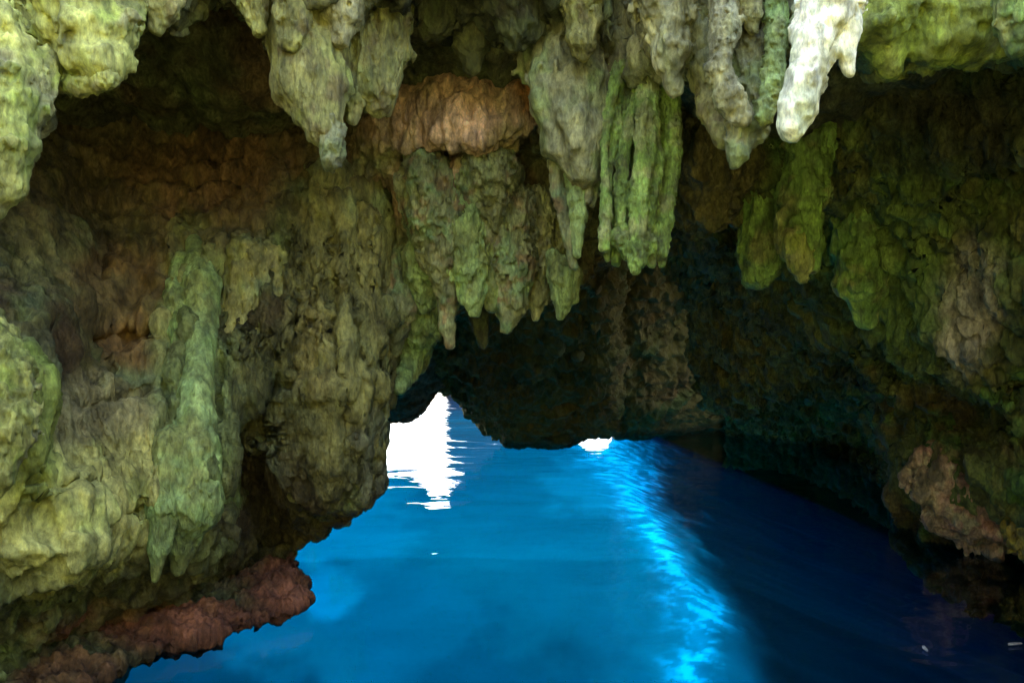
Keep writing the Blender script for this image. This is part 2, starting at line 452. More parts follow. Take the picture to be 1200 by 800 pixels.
# ------------------------------------------------------------------ rock faces of the cave
def crag(big=0.16, mid=0.07, small=0.02, fb=0.9, flow=0.0, cell=0.0, cf=5.0, seed=0.0, az=1.0):
    az = np.array([1, 1, az])               # below 1 the relief is drawn out down the wall, as flowing water leaves it
    def p1(P, px, py): return big * fbm(P * fb + seed, 4) + 0.5 * big * (ridged(P * fb * 1.6 + seed + 7, 3) - 0.4)
    def p2(P, px, py):
        P = P * az
        d = mid * (ridged(P * np.array([3.1, 3.1, 2.4]) + seed + 11, 4) - 0.35) + mid * 0.7 * fbm(P * 4 + seed, 3)
        if flow: d += flow * (ridged(P / az * np.array([3.6, 3.6, 0.35]) + seed + 2, 3) - 0.3)
        if cell:
            w = P + 0.06 * np.stack([pnoise(P * 7), pnoise(P * 7 + 9), pnoise(P * 7 + 18)], 1)
            a, b = worley(w * cf); d += cell * (np.minimum(b - a, 0.5) - 0.25 - 0.3 * a)
        return d
    def p3(P, px, py):
        P = P * az
        d = small * fbm(P * 13 + seed, 3, gain=0.6)
        rough = 0.25 + 1.2 * sstep(-0.25, 0.4, fbm(P * 0.8 + seed + 5, 3))
        if cell:
            a, b = worley(P * cf * 2.6 + seed); d += 0.35 * cell * (0.5 - a) - 0.5 * cell * sstep(0.18, 0.0, np.abs(pnoise(P * cf * 0.55 + seed)))
        return d * rough
    return [p1, p2, p3]

w = lambda x, y, z: (x, y, z)
# left wall, rows from the roof down, columns from behind the camera round to the far gap
left_ctrl = [
    [w(-6.6, 1, 6.0), w(-5.8, 3.5, 6.2), at(0, -60, 8.0), at(120, -40, 8.4), at(230, -40, 8.6), at(340, -40, 8.6), at(450, -40, 8.8), w(-2.4, 10.5, 6.2), w(-3.8, 13, 6.2), w(-5.5, 17, 6.2)],
    [w(-5.6, 1.0, 4.4), w(-5.2, 3.3, 4.6), at(0, 120, 6.6), at(120, 120, 7.6), at(230, 130, 7.7), at(340, 130, 7.6), at(450, 130, 7.8), w(-2.1, 10, 4.6), w(-3.6, 13, 4.6), w(-5.5, 17, 4.6)],
    [w(-5.2, 1.0, 3.4), w(-4.8, 3.1, 3.5), at(0, 260, 5.5), at(120, 250, 6.8), at(230, 250, 6.9), at(340, 250, 6.9), at(450, 260, 7.2), w(-1.9, 9.6, 3.6), w(-3.4, 13, 3.6), w(-5.5, 17, 3.6)],
    [w(-4.9, 1.0, 2.5), w(-4.3, 3.0, 2.6), at(0, 390, 4.7), at(120, 390, 5.9), at(230, 390, 6.1), at(345, 390, 6.4), at(446, 400, 6.9), w(-1.7, 9.2, 2.6), w(-3.2, 13, 2.6), w(-5.5, 17, 2.6)],
    [w(-4.7, 1.0, 1.7), w(-4.0, 2.9, 1.8), at(0, 500, 4.35), at(115, 510, 5.3), at(230, 510, 5.7), at(345, 500, 6.3), at(436, 500, 6.9), w(-1.7, 8.9, 1.7), w(-3.2, 13, 1.8), w(-5.5, 17, 1.8)],
    [w(-4.6, 1.0, 1.2), w(-3.8, 2.9, 1.2), at(0, 610, 4.3), at(110, 605, 5.1), at(230, 590, 5.6), at(336, 565, 6.4), at(424, 572, 7.0), w(-1.8, 8.6, 1.1), w(-3.3, 13, 1.2), w(-5.5, 17, 1.2)],
    [w(-4.6, 1.0, 0.9), w(-3.8, 3.0, 0.9), at(0, 690, 4.4), at(105, 670, 5.2), at(230, 650, 5.9), at(325, 602, 7.2), at(392, 612, 7.5), w(-2.4, 8.9, 0.8), w(-3.4, 13, 0.9), w(-5.5, 17, 0.9)],
    [w(-4.8, 1.0, 0.6), w(-4.0, 3.2, 0.6), at(0, 745, 4.9), at(100, 722, 5.8), at(225, 692, 6.6), at(305, 650, 7.8), at(352, 638, 8.1), w(-3.0, 9.3, 0.5), w(-3.6, 13, 0.6), w(-5.5, 17, 0.6)],
    [w(-5.0, 1.0, 0.4), w(-4.2, 3.4, 0.4), at(-20, 800, 5.0), at(95, 745, 5.9), at(210, 714, 6.4), at(298, 676, 7.1), at(342, 660, 7.5), w(-3.1, 9.3, 0.35), w(-3.8, 13, 0.4), w(-5.5, 17, 0.4)],
    [w(-5.0, 1.0, 0.1), w(-4.1, 3.4, 0.1), at(20, 838, 4.9), at(118, 792, 5.45), at(190, 757, 6.0), at(256, 742, 6.3), at(342, 702, 7.0), w(-3.1, 9.2, 0.05), w(-3.8, 13, 0.1), w(-5.5, 17, 0.1)],
    [w(-5.2, 1.0, -0.5), w(-5.0, 3.6, -0.4), w(-4.6, 5.8, -0.3), w(-4.5, 6.8, -0.3), w(-4.4, 7.6, -0.3), w(-4.3, 8.4, -0.3), w(-4.2, 9.4, -0.3), w(-4.6, 11, -0.3), w(-5.5, 14, -0.3), w(-6.5, 18, -0.3)],
    [w(-9, 1.0, -7.5), w(-9, 4, -7.5), w(-9, 6, -7.5), w(-9, 7.5, -7.5), w(-9, 9, -7.5), w(-9, 10, -7.5), w(-9, 11, -7.5), w(-9.5, 13, -7.5), w(-10, 16, -7.5), w(-11, 20, -7.5)],
]
left_col = tones([(0.13, 0.12, 0.05), (0.11, 0.07, 0.035), (0.18, 0.22, 0.11), (0.14, 0.14, 0.055)], 0.8, 2.0, [
    (200, 150, 220, 170, (0.17, 0.125, 0.065), 0.85), (230, 205, 120, 60, (0.20, 0.10, 0.05), 0.6), (150, 360, 90, 70, (0.15, 0.085, 0.035), 0.7),
    (165, 400, 50, 30, RUST, 0.6), (110, 500, 80, 50, (0.30, 0.25, 0.12), 0.6), (60, 610, 140, 85, (0.42, 0.41, 0.15), 0.9), (10, 500, 40, 110, MOSS, 0.9),  # pale lower-left stamps stand in for brighter light on the wall
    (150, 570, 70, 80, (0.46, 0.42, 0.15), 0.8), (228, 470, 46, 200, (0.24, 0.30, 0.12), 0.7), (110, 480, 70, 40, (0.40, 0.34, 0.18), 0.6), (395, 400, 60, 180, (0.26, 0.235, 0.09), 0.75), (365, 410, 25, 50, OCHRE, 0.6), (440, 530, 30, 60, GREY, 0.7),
    (220, 690, 150, 30, (0.10, 0.10, 0.055), 0.7), (330, 600, 60, 60, (0.11, 0.085, 0.045), 0.8), (60, 740, 90, 50, (0.15, 0.19, 0.09), 0.8),  # the dark brown stamp puts shade under the overhang into the colour
    (240, 735, 200, 30, (0.26, 0.10, 0.065), 0.95), (330, 690, 60, 35, (0.26, 0.10, 0.065), 0.95), (90, 800, 70, 30, (0.24, 0.12, 0.07), 0.9)])
def ribs(P, px, py):                      # flowstone ribs on the part of the wall nearest the gap
    m = sstep(170, 230, px) * sstep(480, 440, px) * sstep(200, 300, py) * sstep(620, 560, py)
    q = P + 0.05 * pnoise(P * 3)[:, None]
    return m * (0.13 * (ridged(q * np.array([2.6, 2.6, 0.3]) + 4, 2) - 0.3) + 0.05 * (ridged(q * np.array([7, 7, 0.7]) + 14, 2) - 0.3))
def cracks(P, px, py):
    d = np.zeros(len(px)); wob = 9 * pnoise(P * 2.3) + 4 * pnoise(P * 9)
    for x0, y0, y1, lean, wd, amp in ((388, 215, 560, 10, 4, 0.16), (418, 290, 590, 8, 4, 0.2), (352, 300, 470, -12, 4, 0.15), (255, 420, 620, -6, 4, 0.14), (200, 300, 560, -8, 4, 0.12), (55, 370, 470, 22, 5, 0.16),
                                      (300, 260, 420, 6, 4, 0.12), (275, 480, 640, -10, 4, 0.15), (120, 290, 450, 10, 4, 0.1), (440, 330, 500, 4, 4, 0.15)):
        t = (py - y0) / (y1 - y0); g = np.exp(-((px - x0 - lean * t + wob) / wd) ** 2) * sstep(0, 0.12, t) * sstep(1, 0.85, t)
        d -= amp * g
    for x0, x1, y0, slope, amp in ((70, 230, 620, -0.25, 0.14), (0, 150, 560, 0.1, 0.1), (100, 200, 395, -0.1, 0.14), (90, 180, 480, -0.35, 0.14), (150, 300, 215, -0.1, 0.12)):      # ledges and bedding cracks
        t = (px - x0) / (x1 - x0); g = np.exp(-((py - y0 - slope * (px - x0) + wob) / 5) ** 2) * sstep(0, 0.15, t) * sstep(1, 0.8, t)
        d -= amp * g
    return d
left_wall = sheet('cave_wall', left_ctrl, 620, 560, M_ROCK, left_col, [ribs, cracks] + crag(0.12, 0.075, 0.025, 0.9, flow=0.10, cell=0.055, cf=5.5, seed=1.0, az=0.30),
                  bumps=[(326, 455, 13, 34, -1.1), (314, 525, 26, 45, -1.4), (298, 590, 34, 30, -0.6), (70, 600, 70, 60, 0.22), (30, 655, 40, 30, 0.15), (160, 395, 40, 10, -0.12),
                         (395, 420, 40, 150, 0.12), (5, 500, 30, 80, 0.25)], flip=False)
left_wall['kind'] = 'structure'; left_wall['label'] = 'mossy overhanging limestone wall with a red-brown foot at the water'

# the roof
xs = np.linspace(-8, 8, 11); ys = [5.2, 5.4, 5.7, 6.2, 7, 8, 9, 11, 13.5, 17, 22]
roof_z = {5.2: 9.5, 5.4: 7.5, 5.7: 6.0, 6.2: 5.1, 7: 4.75, 8: 4.7, 9: 4.7, 11: 4.6, 13.5: 4.8, 17: 5.5, 22: 6.5}
roof_ctrl = [[w(x, y, roof_z[y] - 0.05 * max(0, x)) for x in xs] for y in ys]
roof = sheet('cave_ceiling', roof_ctrl, 300, 260, M_ROCK, tones([(0.14, 0.14, 0.07), (0.15, 0.10, 0.055), (0.16, 0.18, 0.08), DARK], 0.9, 8.0),
             crag(0.35, 0.10, 0.02, 0.8, cell=0.04, seed=5.0), flip=True)
roof['kind'] = 'structure'; roof['label'] = 'dark rocky cave ceiling above the stalactites'

# the front edge of the ceiling, from which the nearest stalactites grow
lip = [(-140, 110, 4.2), (-40, 100, 4.2), (30, 70, 4.3), (90, 50, 4.5), (150, 12, 4.8), (210, 8, 5.0), (260, -12, 5.2), (300, 14, 5.3), (360, 62, 5.4), (430, 72, 5.6), (490, 36, 5.9), (560, 26, 6.0), (620, 55, 6.1), (680, 105, 6.1),
       (740, 95, 5.8), (800, 88, 5.4), (850, 105, 5.1), (910, 100, 4.9), (960, 55, 4.7), (1020, 66, 4.9), (1090, 60, 5.0), (1160, 55, 5.0), (1240, 60, 5.0), (1340, 70, 5.0)]
def over(a): return 0.2 + 1.2 * float(sstep(230, 330, np.array(a)) * sstep(760, 660, np.array(a))) + 0.6 * float(sstep(450, 510, np.array(a)) * sstep(690, 620, np.array(a)))     # how far the face leans out over the middle
lip_ctrl = [[(at(a, b, y)[0], y + 0.6, 10.5) for a, b, y in lip], [(at(a, b, y)[0], y - over(a), 8.0) for a, b, y in lip], [(at(a, b, y)[0] , y - over(a), at(a, b - 260, y)[2]) for a, b, y in lip],
            [at(a, b - 110, y - 0.45 * over(a)) for a, b, y in lip], [at(a, b - 50, y - 0.15) for a, b, y in lip], [at(a, b - 18, y - 0.1) for a, b, y in lip], [at(a, b, y + 0.1) for a, b, y in lip],
            [at(a, b - 4, y + 0.6) for a, b, y in lip], [at(a, b - 12, y + 1.1) for a, b, y in lip], [at(a, b - 60, y + 1.8) for a, b, y in lip]]
lip_col = tones([(0.16, 0.16, 0.08), (0.20, 0.20, 0.10), (0.12, 0.10, 0.06), (0.17, 0.20, 0.09)], 1.6, 6.0, [(60, 40, 140, 90, (0.29, 0.30, 0.10), 0.8), (555, 10, 130, 70, (0.06, 0.063, 0.035), 0.95), (790, 20, 60, 70, (0.32, 0.30, 0.17), 0.7),  # the near-black middle stamp stands in for shade on the ceiling edge
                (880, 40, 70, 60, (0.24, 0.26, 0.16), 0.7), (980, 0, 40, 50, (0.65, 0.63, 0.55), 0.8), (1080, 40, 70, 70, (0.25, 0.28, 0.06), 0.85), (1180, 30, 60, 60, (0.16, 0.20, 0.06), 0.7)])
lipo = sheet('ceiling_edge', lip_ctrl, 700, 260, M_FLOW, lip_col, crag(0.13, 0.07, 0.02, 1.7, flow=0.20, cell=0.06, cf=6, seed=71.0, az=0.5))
lipo['kind'] = 'structure'; lipo['label'] = 'lumpy front edge of the cave ceiling from which the stalactites grow'

# the middle mass with the red band, hanging from the roof
mid_ctrl = [
    [at(380, 20, 8.6), at(430, 20, 8.2), at(500, 20, 8.0), at(570, 20, 8.0), at(640, 20, 8.0), at(720, 20, 8.6), at(800, 20, 9.5)],
    [at(380, 80, 8.4), at(430, 85, 7.7), at(500, 68, 7.4), at(570, 70, 7.3), at(640, 75, 7.3), at(720, 90, 8.0), at(800, 90, 9.4)],
    [at(390, 130, 7.9), at(435, 125, 6.9), at(500, 105, 6.7), at(570, 105, 6.6), at(632, 110, 6.7), at(710, 130, 7.6), at(800, 140, 9.4)],
    [at(395, 170, 7.7), at(440, 160, 6.8), at(505, 150, 6.5), at(570, 160, 6.4), at(625, 150, 6.7), at(700, 170, 7.6), at(800, 180, 9.5)],
    [at(400, 195, 7.7), at(440, 180, 6.8), at(505, 178, 6.55), at(565, 185, 6.6), at(615, 185, 6.9), at(690, 200, 7.8), at(800, 210, 9.6)],
    [at(400, 220, 7.6), at(440, 205, 6.9), at(505, 198, 6.7), at(565, 202, 6.75), at(610, 205, 7.0), at(680, 230, 7.9), at(800, 230, 9.7)],
    [at(405, 270, 7.7), at(450, 250, 7.2), at(510, 240, 6.85), at(565, 240, 6.9), at(610, 250, 7.2), at(670, 270, 7.8), at(800, 250, 9.8)],
    [at(410, 340, 7.8), at(460, 320, 7.5), at(520, 300, 7.0), at(570, 290, 7.05), at(615, 295, 7.3), at(660, 310, 7.8), at(790, 265, 9.9)],
    [at(420, 420, 8.0), at(470, 390, 7.8), at(530, 350, 7.4), at(575, 335, 7.4), at(620, 335, 7.6), at(665, 330, 8.0), at(780, 270, 10.3)],
    [at(430, 440, 9.0), at(480, 400, 9.0), at(535, 350, 8.4), at(580, 335, 8.4), at(620, 330, 8.4), at(665, 320, 8.8), at(770, 260, 11.2)],
    [at(430, 200, 10.5), at(480, 200, 10.5), at(535, 200, 10.5), at(580, 200, 10.5), at(620, 200, 10.5), at(665, 200, 10.8), at(760, 200, 12)],
]
mid_col = tones([(0.15, 0.14, 0.07), BROWN, SAGE, OLIVE], 1.1, 4.0, [
    (540, 130, 105, 66, (0.62, 0.40, 0.29), 0.98), (465, 130, 60, 60, (0.46, 0.29, 0.20), 0.85), (620, 115, 22, 22, (0.42, 0.19, 0.06), 0.9), (600, 165, 30, 20, (0.30, 0.22, 0.09), 0.7),
    (500, 225, 80, 45, (0.34, 0.22, 0.15), 0.85), (580, 230, 35, 50, (0.26, 0.26, 0.12), 0.7), (480, 320, 40, 70, (0.14, 0.13, 0.07), 0.7)])
mid = sheet('hanging_rock', mid_ctrl, 420, 420, M_ROCK, mid_col, crag(0.10, 0.06, 0.02, 1.2, flow=0.06, cell=0.06, cf=8, seed=9.0, az=0.5),
            bumps=[(512, 189, 50, 8, -0.9),  (630, 190, 22, 35, -0.3), (440, 240, 16, 25, -0.25)])
mid['kind'] = 'structure'; mid['label'] = 'reddish rock band hanging in the middle of the ceiling above a dark slit'

# the far slab whose lower edge touches the water; its near side rises to an arch over the gap
rim = [(500, 440, 1.7), (516, 448, 1.5), (528, 456, 1.36), (545, 474, 1.0), (560, 495, 0.55), (575, 508, 0.3), (592, 520, 0.1), (606, 524, 0.03), (650, 524, 0.03), (676, 518, 0.06), (688, 509, 0.27), (702, 508, 0.30),
       (716, 509, 0.24), (730, 511, 0.03), (765, 511, 0.03), (800, 506, 0.03), (850, 500, 0.0), (900, 506, -0.8), (960, 512, -0.8), (1060, 518, -0.8), (1160, 520, -0.8)]
rimw = [(lambda p: (p[0], p[1], z))(at(a, b, (CAM_Z - max(z, 0)) * FOC / (b - 400))) if a > 600 else at(a, b, 17.3) for a, b, z in rim]
def at_edge(k, y, dz): p = rimw[k]; return (p[0], p[1] + y, p[2] + dz)
rim0, rimw0 = rim, np.array(rimw)
tt = np.linspace(0, len(rim) - 1, 90); jig = fbm(np.stack([tt * 1.7, tt * 0 + 3.1, tt * 0], 1), 3)
rim = [tuple(np.interp(t, range(len(rim0)), [r[i] for r in rim0]) for i in range(3)) for t in tt]
rimw = [tuple(np.interp(t, range(len(rim0)), rimw0[:, i]) + (0.16 * j if i == 2 else 0) * (1 if r[0] < 600 else 0.55 if r[0] < 690 else 0.25) + (0.03 if i == 2 and 600 < r[0] < 690 else 0) for i in range(3)) for t, j, r in zip(tt, jig, rim)]
slab_ctrl = []
for py_, t in ((150, 0.62), (280, 0.69), (340, 0.75), (400, 0.83), (450, 0.90), (485, 0.95)):
    row = []
    for (a, b, z), p in zip(rim, rimw):
        yy = p[1] * t if a < 880 else p[1] * (t * 0.6 + 0.4)
        py2 = py_ if b > 500 else py_ - (500 - b) * (py_ - 150) / 335 * 1.1
        row.append(at(a + max(0, 600 - a) * 0.25 * (1 - (py_ - 150) / 335), py2, yy))
    slab_ctrl.append(row)
slab_ctrl += [[at_edge(k, dy, dz) for k in range(len(rim))] for dy, dz in ((-0.3, 0.2), (0, -0.03), (0.45, -0.02), (0.9, 0.8), (1.6, 8.0))]
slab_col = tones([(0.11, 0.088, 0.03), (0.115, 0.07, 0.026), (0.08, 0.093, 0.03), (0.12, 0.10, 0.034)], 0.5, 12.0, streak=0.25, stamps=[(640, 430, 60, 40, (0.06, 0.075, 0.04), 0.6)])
def rim_keep(fn):                       # the rough displacement fades out on the lower lip so that it keeps meeting the water
    return lambda P, px, py: fn(P, px, py) * (0.5 + 0.5 * sstep(0.1, 0.9, P[:, 2]))
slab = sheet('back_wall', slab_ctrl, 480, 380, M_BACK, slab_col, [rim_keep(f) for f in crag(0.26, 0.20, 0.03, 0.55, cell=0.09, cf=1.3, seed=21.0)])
slab['kind'] = 'structure'; slab['label'] = 'dark far rock slab reaching down to the water'

arch = [(300, 502), (380, 500), (430, 498), (455, 496), (478, 492), (495, 482), (508, 466), (517, 455), (530, 450), (560, 446), (600, 446)]
arch_ctrl = []
for dy, dz in ((-2.5, 4.0), (-1.6, 2.2), (-1.0, 1.1), (-0.5, 0.45), (-0.1, 0.1), (0, 0), (0.3, 0.1), (0.6, 0.7), (0.9, 2.0), (1.4, 8)):
    arch_ctrl.append([(at(a, b, 17.2)[0], 17.2 + dy, at(a, b, 17.2)[2] + dz) for a, b in arch])
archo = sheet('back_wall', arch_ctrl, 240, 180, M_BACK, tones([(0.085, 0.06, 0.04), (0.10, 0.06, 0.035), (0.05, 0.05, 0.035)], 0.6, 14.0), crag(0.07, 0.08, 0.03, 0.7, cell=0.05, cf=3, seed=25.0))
archo['kind'] = 'structure'; archo['label'] = 'dark brown rock edge above the bright gap to the open sea'

# a dark headland added out of sight to darken what the water mirrors
hx = np.array([-16, -14.5, -13, -8, 0, 6, 12, 15, 22, 40, 80, 140.0]); hz = np.array([-2, 8, 40, 44, 42, 36, 26, 14, 12, 12, 8, -2.0])
head_ctrl = [[(x_, 160 + dy, max(-2, z_ * t)) for x_, z_ in zip(hx, hz)] for dy, t in ((-6, -0.1), (0, 0.12), (6, 0.5), (14, 0.8), (30, 1.0), (60, 0.9))]
head = sheet('backdrop', head_ctrl[::-1], 200, 100, M_SAND, tones([(0.014, 0.02, 0.009), (0.010, 0.016, 0.006), (0.025, 0.024, 0.018)], 0.12, 51.0, streak=0),
             [lambda P, px, py: 1.5 * fbm(P * 0.15, 4) + 0.8 * ridged(P * 0.5, 3)])
head['kind'] = 'structure'; head['label'] = 'unseen dark headland across the bay outside the cave'

# unseen open-topped hollow added behind the camera to shape the daylight falling in
mouth_ctrl = []
for y_, z_ in ((-9.5, 9), (-8.5, 6.5), (-7.4, 4.2), (-6.2, 2.2), (-5, 1.1), (-3.5, 0.75), (-1.2, 0.7), (-0.4, 0.55), (0.3, -0.3), (0.5, -3)):
    mouth_ctrl.append([(x_, y_, max(z_, sz) + 0.1 * math.sin(x_ * 1.3 + y_)) for x_, sz in ((-11, 13), (-9, 10), (-7.6, 6), (-6.3, 1.5), (-4, -9), (0, -9), (3, -9), (5, 0.9), (7, 1.8), (10, 3.2), (14, 4.5))])
mouth = sheet('added_rock_hollow', mouth_ctrl, 160, 160, M_ROCK, tones([(0.10, 0.11, 0.055), (0.06, 0.075, 0.03), (0.13, 0.12, 0.08)], 0.5, 61.0), crag(0.3, 0.1, 0.02, 0.5, seed=63.0), flip=True)
mouth['kind'] = 'structure'; mouth['label'] = 'unseen rock hollow added behind the camera to shape the daylight'

# right wall
right_ctrl = [
    [at(740, 60, 8.6), at(800, 40, 7.4), at(870, 20, 7.2), at(960, 0, 7.2), at(1060, 0, 6.8), at(1150, 0, 6.4), at(1260, 0, 5.8), w(4.6, 2.5, 5.5), w(4.4, -1, 6.0)],
    [at(755, 150, 8.4), at(805, 140, 7.2), at(870, 120, 7.1), at(960, 110, 7.3), at(1060, 95, 6.8), at(1150, 90, 6.3), at(1260, 80, 5.6), w(4.4, 2.5, 4.2), w(4.2, -1, 4.2)],
    [at(765, 235, 8.4), at(810, 240, 7.3), at(870, 235, 7.5), at(960, 215, 7.8), at(1060, 200, 7.1), at(1150, 190, 6.5), at(1260, 180, 5.7), w(4.4, 2.5, 3.4), w(4.2, -1, 3.4)],
    [at(775, 266, 9.6), at(815, 270, 8.3), at(880, 275, 8.6), at(965, 300, 8.6), at(1060, 290, 7.6), at(1150, 280, 6.9), at(1260, 280, 5.9), w(4.5, 2.5, 2.8), w(4.2, -1, 2.8)],
    [at(800, 340, 12.6), at(840, 350, 12.0), at(890, 370, 11.0), at(970, 370, 9.5), at(1060, 370, 8.0), at(1150, 370, 7.2), at(1260, 370, 6.1), w(4.6, 2.5, 2.2), w(4.3, -1, 2.2)],
    [at(810, 400, 14.2), at(850, 420, 13.3), at(895, 440, 12.3), at(975, 435, 10.4), at(1060, 435, 8.5), at(1150, 445, 7.6), at(1260, 450, 6.5), w(4.8, 2.5, 1.6), w(4.5, -1, 1.6)],
    [at(820, 440, 15.6), at(858, 462, 14.4), at(905, 458, 13.2), at(985, 452, 11.2), at(1050, 458, 9.1), at(1150, 480, 8.3), at(1260, 500, 7.2), w(5.4, 2.5, 1.2), w(5.0, -1, 1.2)],
    [at(825, 460, 16.4), at(870, 490, 15.5), at(925, 470, 15.0), at(1000, 465, 13.2), at(1058, 490, 9.8), at(1140, 505, 8.6), at(1260, 540, 7.4), w(5.5, 2.5, 0.9), w(5.1, -1, 0.9)],
    [at(840, 470, 17.4), at(890, 495, 17.0), at(960, 498, 16.5), at(1025, 505, 14.2), at(1070, 535, 9.6), at(1140, 545, 8.3), at(1260, 590, 7.0), w(5.2, 2.5, 0.6), w(4.9, -1, 0.6)],
    [at(850, 490, 18.4), at(920, 510, 18.2), at(990, 520, 17.0), at(1035, 545, 13.6), at(1068, 585, 9.8), at(1140, 598, 8.9), at(1260, 635, 8.0), w(5.2, 2.5, 0.3), w(4.9, -1, 0.3)],
    [at(850, 510, 19.4), at(930, 530, 18.6), at(1000, 545, 15.5), at(1040, 570, 12.8), at(1085, 625, 9.6), at(1150, 640, 9.0), at(1260, 665, 8.2), w(5.3, 2.5, 0.0), w(5.0, -1, 0.0)],
    [w(6.0, 21, -1.0), w(7.0, 18.6, -0.8), w(7.2, 15.5, -0.8), w(6.6, 12.8, -0.8), w(5.6, 9.4, -0.8), w(5.7, 8.8, -0.8), w(5.7, 7.2, -0.8), w(5.6, 2.5, -0.8), w(5.2, -1, -0.8)],
]
right_col = tones([(0.12, 0.135, 0.04), (0.14, 0.105, 0.04), (0.10, 0.18, 0.045), (0.17, 0.155, 0.05)], 0.9, 31.0, [
    (1010, 250, 140, 100, (0.135, 0.20, 0.05), 0.85), (970, 200, 60, 60, (0.24, 0.23, 0.08), 0.7), (1080, 370, 70, 90, (0.13, 0.20, 0.055), 0.8), (1150, 350, 45, 80, (0.36, 0.30, 0.24), 0.85),
    (1130, 150, 120, 60, (0.06, 0.06, 0.04), 0.6), (950, 400, 90, 70, (0.09, 0.11, 0.04), 0.7), (825, 180, 60, 100, (0.17, 0.14, 0.065), 0.85), (830, 370, 80, 110, (0.15, 0.12, 0.035), 0.9), (1090, 420, 40, 25, (0.16, 0.20, 0.06), 0.6)])
right = sheet('cave_wall', right_ctrl, 520, 460, M_ROCK, right_col, crag(0.30, 0.17, 0.03, 0.8, flow=0.10, cell=0.09, cf=3.6, seed=33.0, az=0.5))
right['kind'] = 'structure'; right['label'] = 'shadowy green-brown cave wall curving down to the dark water'

# ------------------------------------------------------------------ dripstone
def formation(name, label, category, group, parts, mat=None):
    """parts: [(part name, chains, colour, options)]; one part -> one mesh, several -> an Empty at the root that parents them"""
    mat = mat or M_FLOW
    top = min((c[0] for p in parts for c in p[1]), key=lambda q: q[1])
    org = at(top[0], top[1], top[2])
    if len(parts) == 1:
        pn, ch, colr, kw = parts[0]
        root = link(name, drip_mesh(name, ch, mat, colr, origin=org, **kw), None, org)
    else:
        root = bpy.data.objects.new(name, None); COL.objects.link(root); root.location = org; root.empty_display_size = 0.1
        for pn, ch, colr, kw in parts:
            link(pn, drip_mesh(pn, ch, mat, colr, origin=org, **kw), root)
    root['label'] = label; root['category'] = category
    if group: root['group'] = group
    return root

SG = 'stalactites along the cave ceiling'
T_MOSS = tones([(0.30, 0.31, 0.10), (0.26, 0.25, 0.13), MOSS, (0.36, 0.36, 0.12)], 3.0, 1)
T_OLIVE = tones([(0.24, 0.23, 0.09), (0.29, 0.29, 0.10), (0.18, 0.15, 0.07), (0.32, 0.30, 0.13)], 3.0, 2)
T_GREY = tones([(0.23, 0.23, 0.14), (0.28, 0.27, 0.16), (0.15, 0.14, 0.08), (0.20, 0.24, 0.11)], 3.0, 3)
T_TAN = tones([(0.36, 0.34, 0.20), (0.27, 0.25, 0.15), (0.42, 0.40, 0.27), (0.22, 0.21, 0.12)], 3.0, 4)
T_PALE = tones([(0.80, 0.79, 0.72), (0.64, 0.62, 0.50), (0.85, 0.84, 0.80), (0.46, 0.45, 0.31)], 4.0, 5, streak=0.45)
T_LIME = tones([(0.22, 0.33, 0.09), (0.29, 0.41, 0.13), (0.14, 0.17, 0.07), (0.30, 0.33, 0.15)], 4.0, 6)
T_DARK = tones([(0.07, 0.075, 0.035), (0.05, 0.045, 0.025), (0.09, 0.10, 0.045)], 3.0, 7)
T_SAGE = tones([(0.25, 0.33, 0.13), (0.21, 0.24, 0.09), (0.29, 0.39, 0.17), (0.24, 0.26, 0.09)], 2.0, 8)
T_RIB = tones([(0.23, 0.21, 0.08), (0.17, 0.155, 0.07), (0.28, 0.26, 0.10), (0.18, 0.20, 0.10)], 2.5, 9)
T_COL = tones([(0.19, 0.30, 0.08), (0.24, 0.36, 0.09), (0.13, 0.18, 0.06), (0.27, 0.29, 0.11)], 3.0, 10)
T_BAND = tones([(0.21, 0.22, 0.11), (0.18, 0.25, 0.13), (0.24, 0.17, 0.09), (0.26, 0.26, 0.14)], 3.0, 11)

formation('stalactite', 'long yellow-green stalactite cut off by the edge of the photo beside the broad bulb', 'stalactite', SG,
          [('shaft', [[(-15, 40, 4.0, 42), (8, 110, 3.95, 42), (6, 170, 3.85, 31), (2, 215, 3.8, 20), (-4, 248, 3.8, 9)]], T_MOSS, dict(flute=0.25, lump=0.3, seed=1.0)),
           ('knob', [[(48, 75, 4.1, 20), (38, 120, 4.0, 18), (30, 160, 4.0, 10)]], T_MOSS, dict(seed=2.0)),
           ('shelf', [[(52, 140, 4.6, 12), (30, 165, 4.6, 9)]], T_GREY, dict(seed=3.0))])
formation('stalactite', 'broad bulbous olive stalactite with a flat blunt bottom near the photo corner', 'stalactite', SG,
          [('trunk', [[(95, -40, 4.4, 50), (105, 25, 4.3, 48), (112, 60, 4.2, 36), (122, 82, 4.15, 22)], [(60, 10, 4.5, 30), (72, 60, 4.35, 32), (74, 88, 4.25, 18)]], T_MOSS, dict(flute=0.3, lump=0.35, seed=4.0)),
           ('lip', [[(62, 96, 4.2, 10), (95, 101, 4.15, 11), (128, 94, 4.1, 11)]], T_MOSS, dict(seed=5.0))])
formation('stalactite', 'short stubby olive stalactite right next to the broad bulb', 'stalactite', SG,
          [('shaft', [[(155, -35, 4.6, 22), (155, 5, 4.6, 17), (162, 26, 4.6, 8)]], T_OLIVE, dict(seed=6.0))])
formation('stalactite', 'short slanting olive stalactite at the edge of the dark recess', 'stalactite', SG,
          [('shaft', [[(200, -40, 4.6, 20), (192, 5, 4.55, 17), (183, 32, 4.55, 9)]], T_OLIVE, dict(seed=7.0))])
formation('stalactite', 'small pointed stalactite between the dark recess and the fluted cone', 'stalactite', SG,
          [('shaft', [[(296, -40, 5.0, 18), (297, 5, 5.0, 15), (304, 36, 5.0, 8)]], T_OLIVE, dict(seed=8.0))])
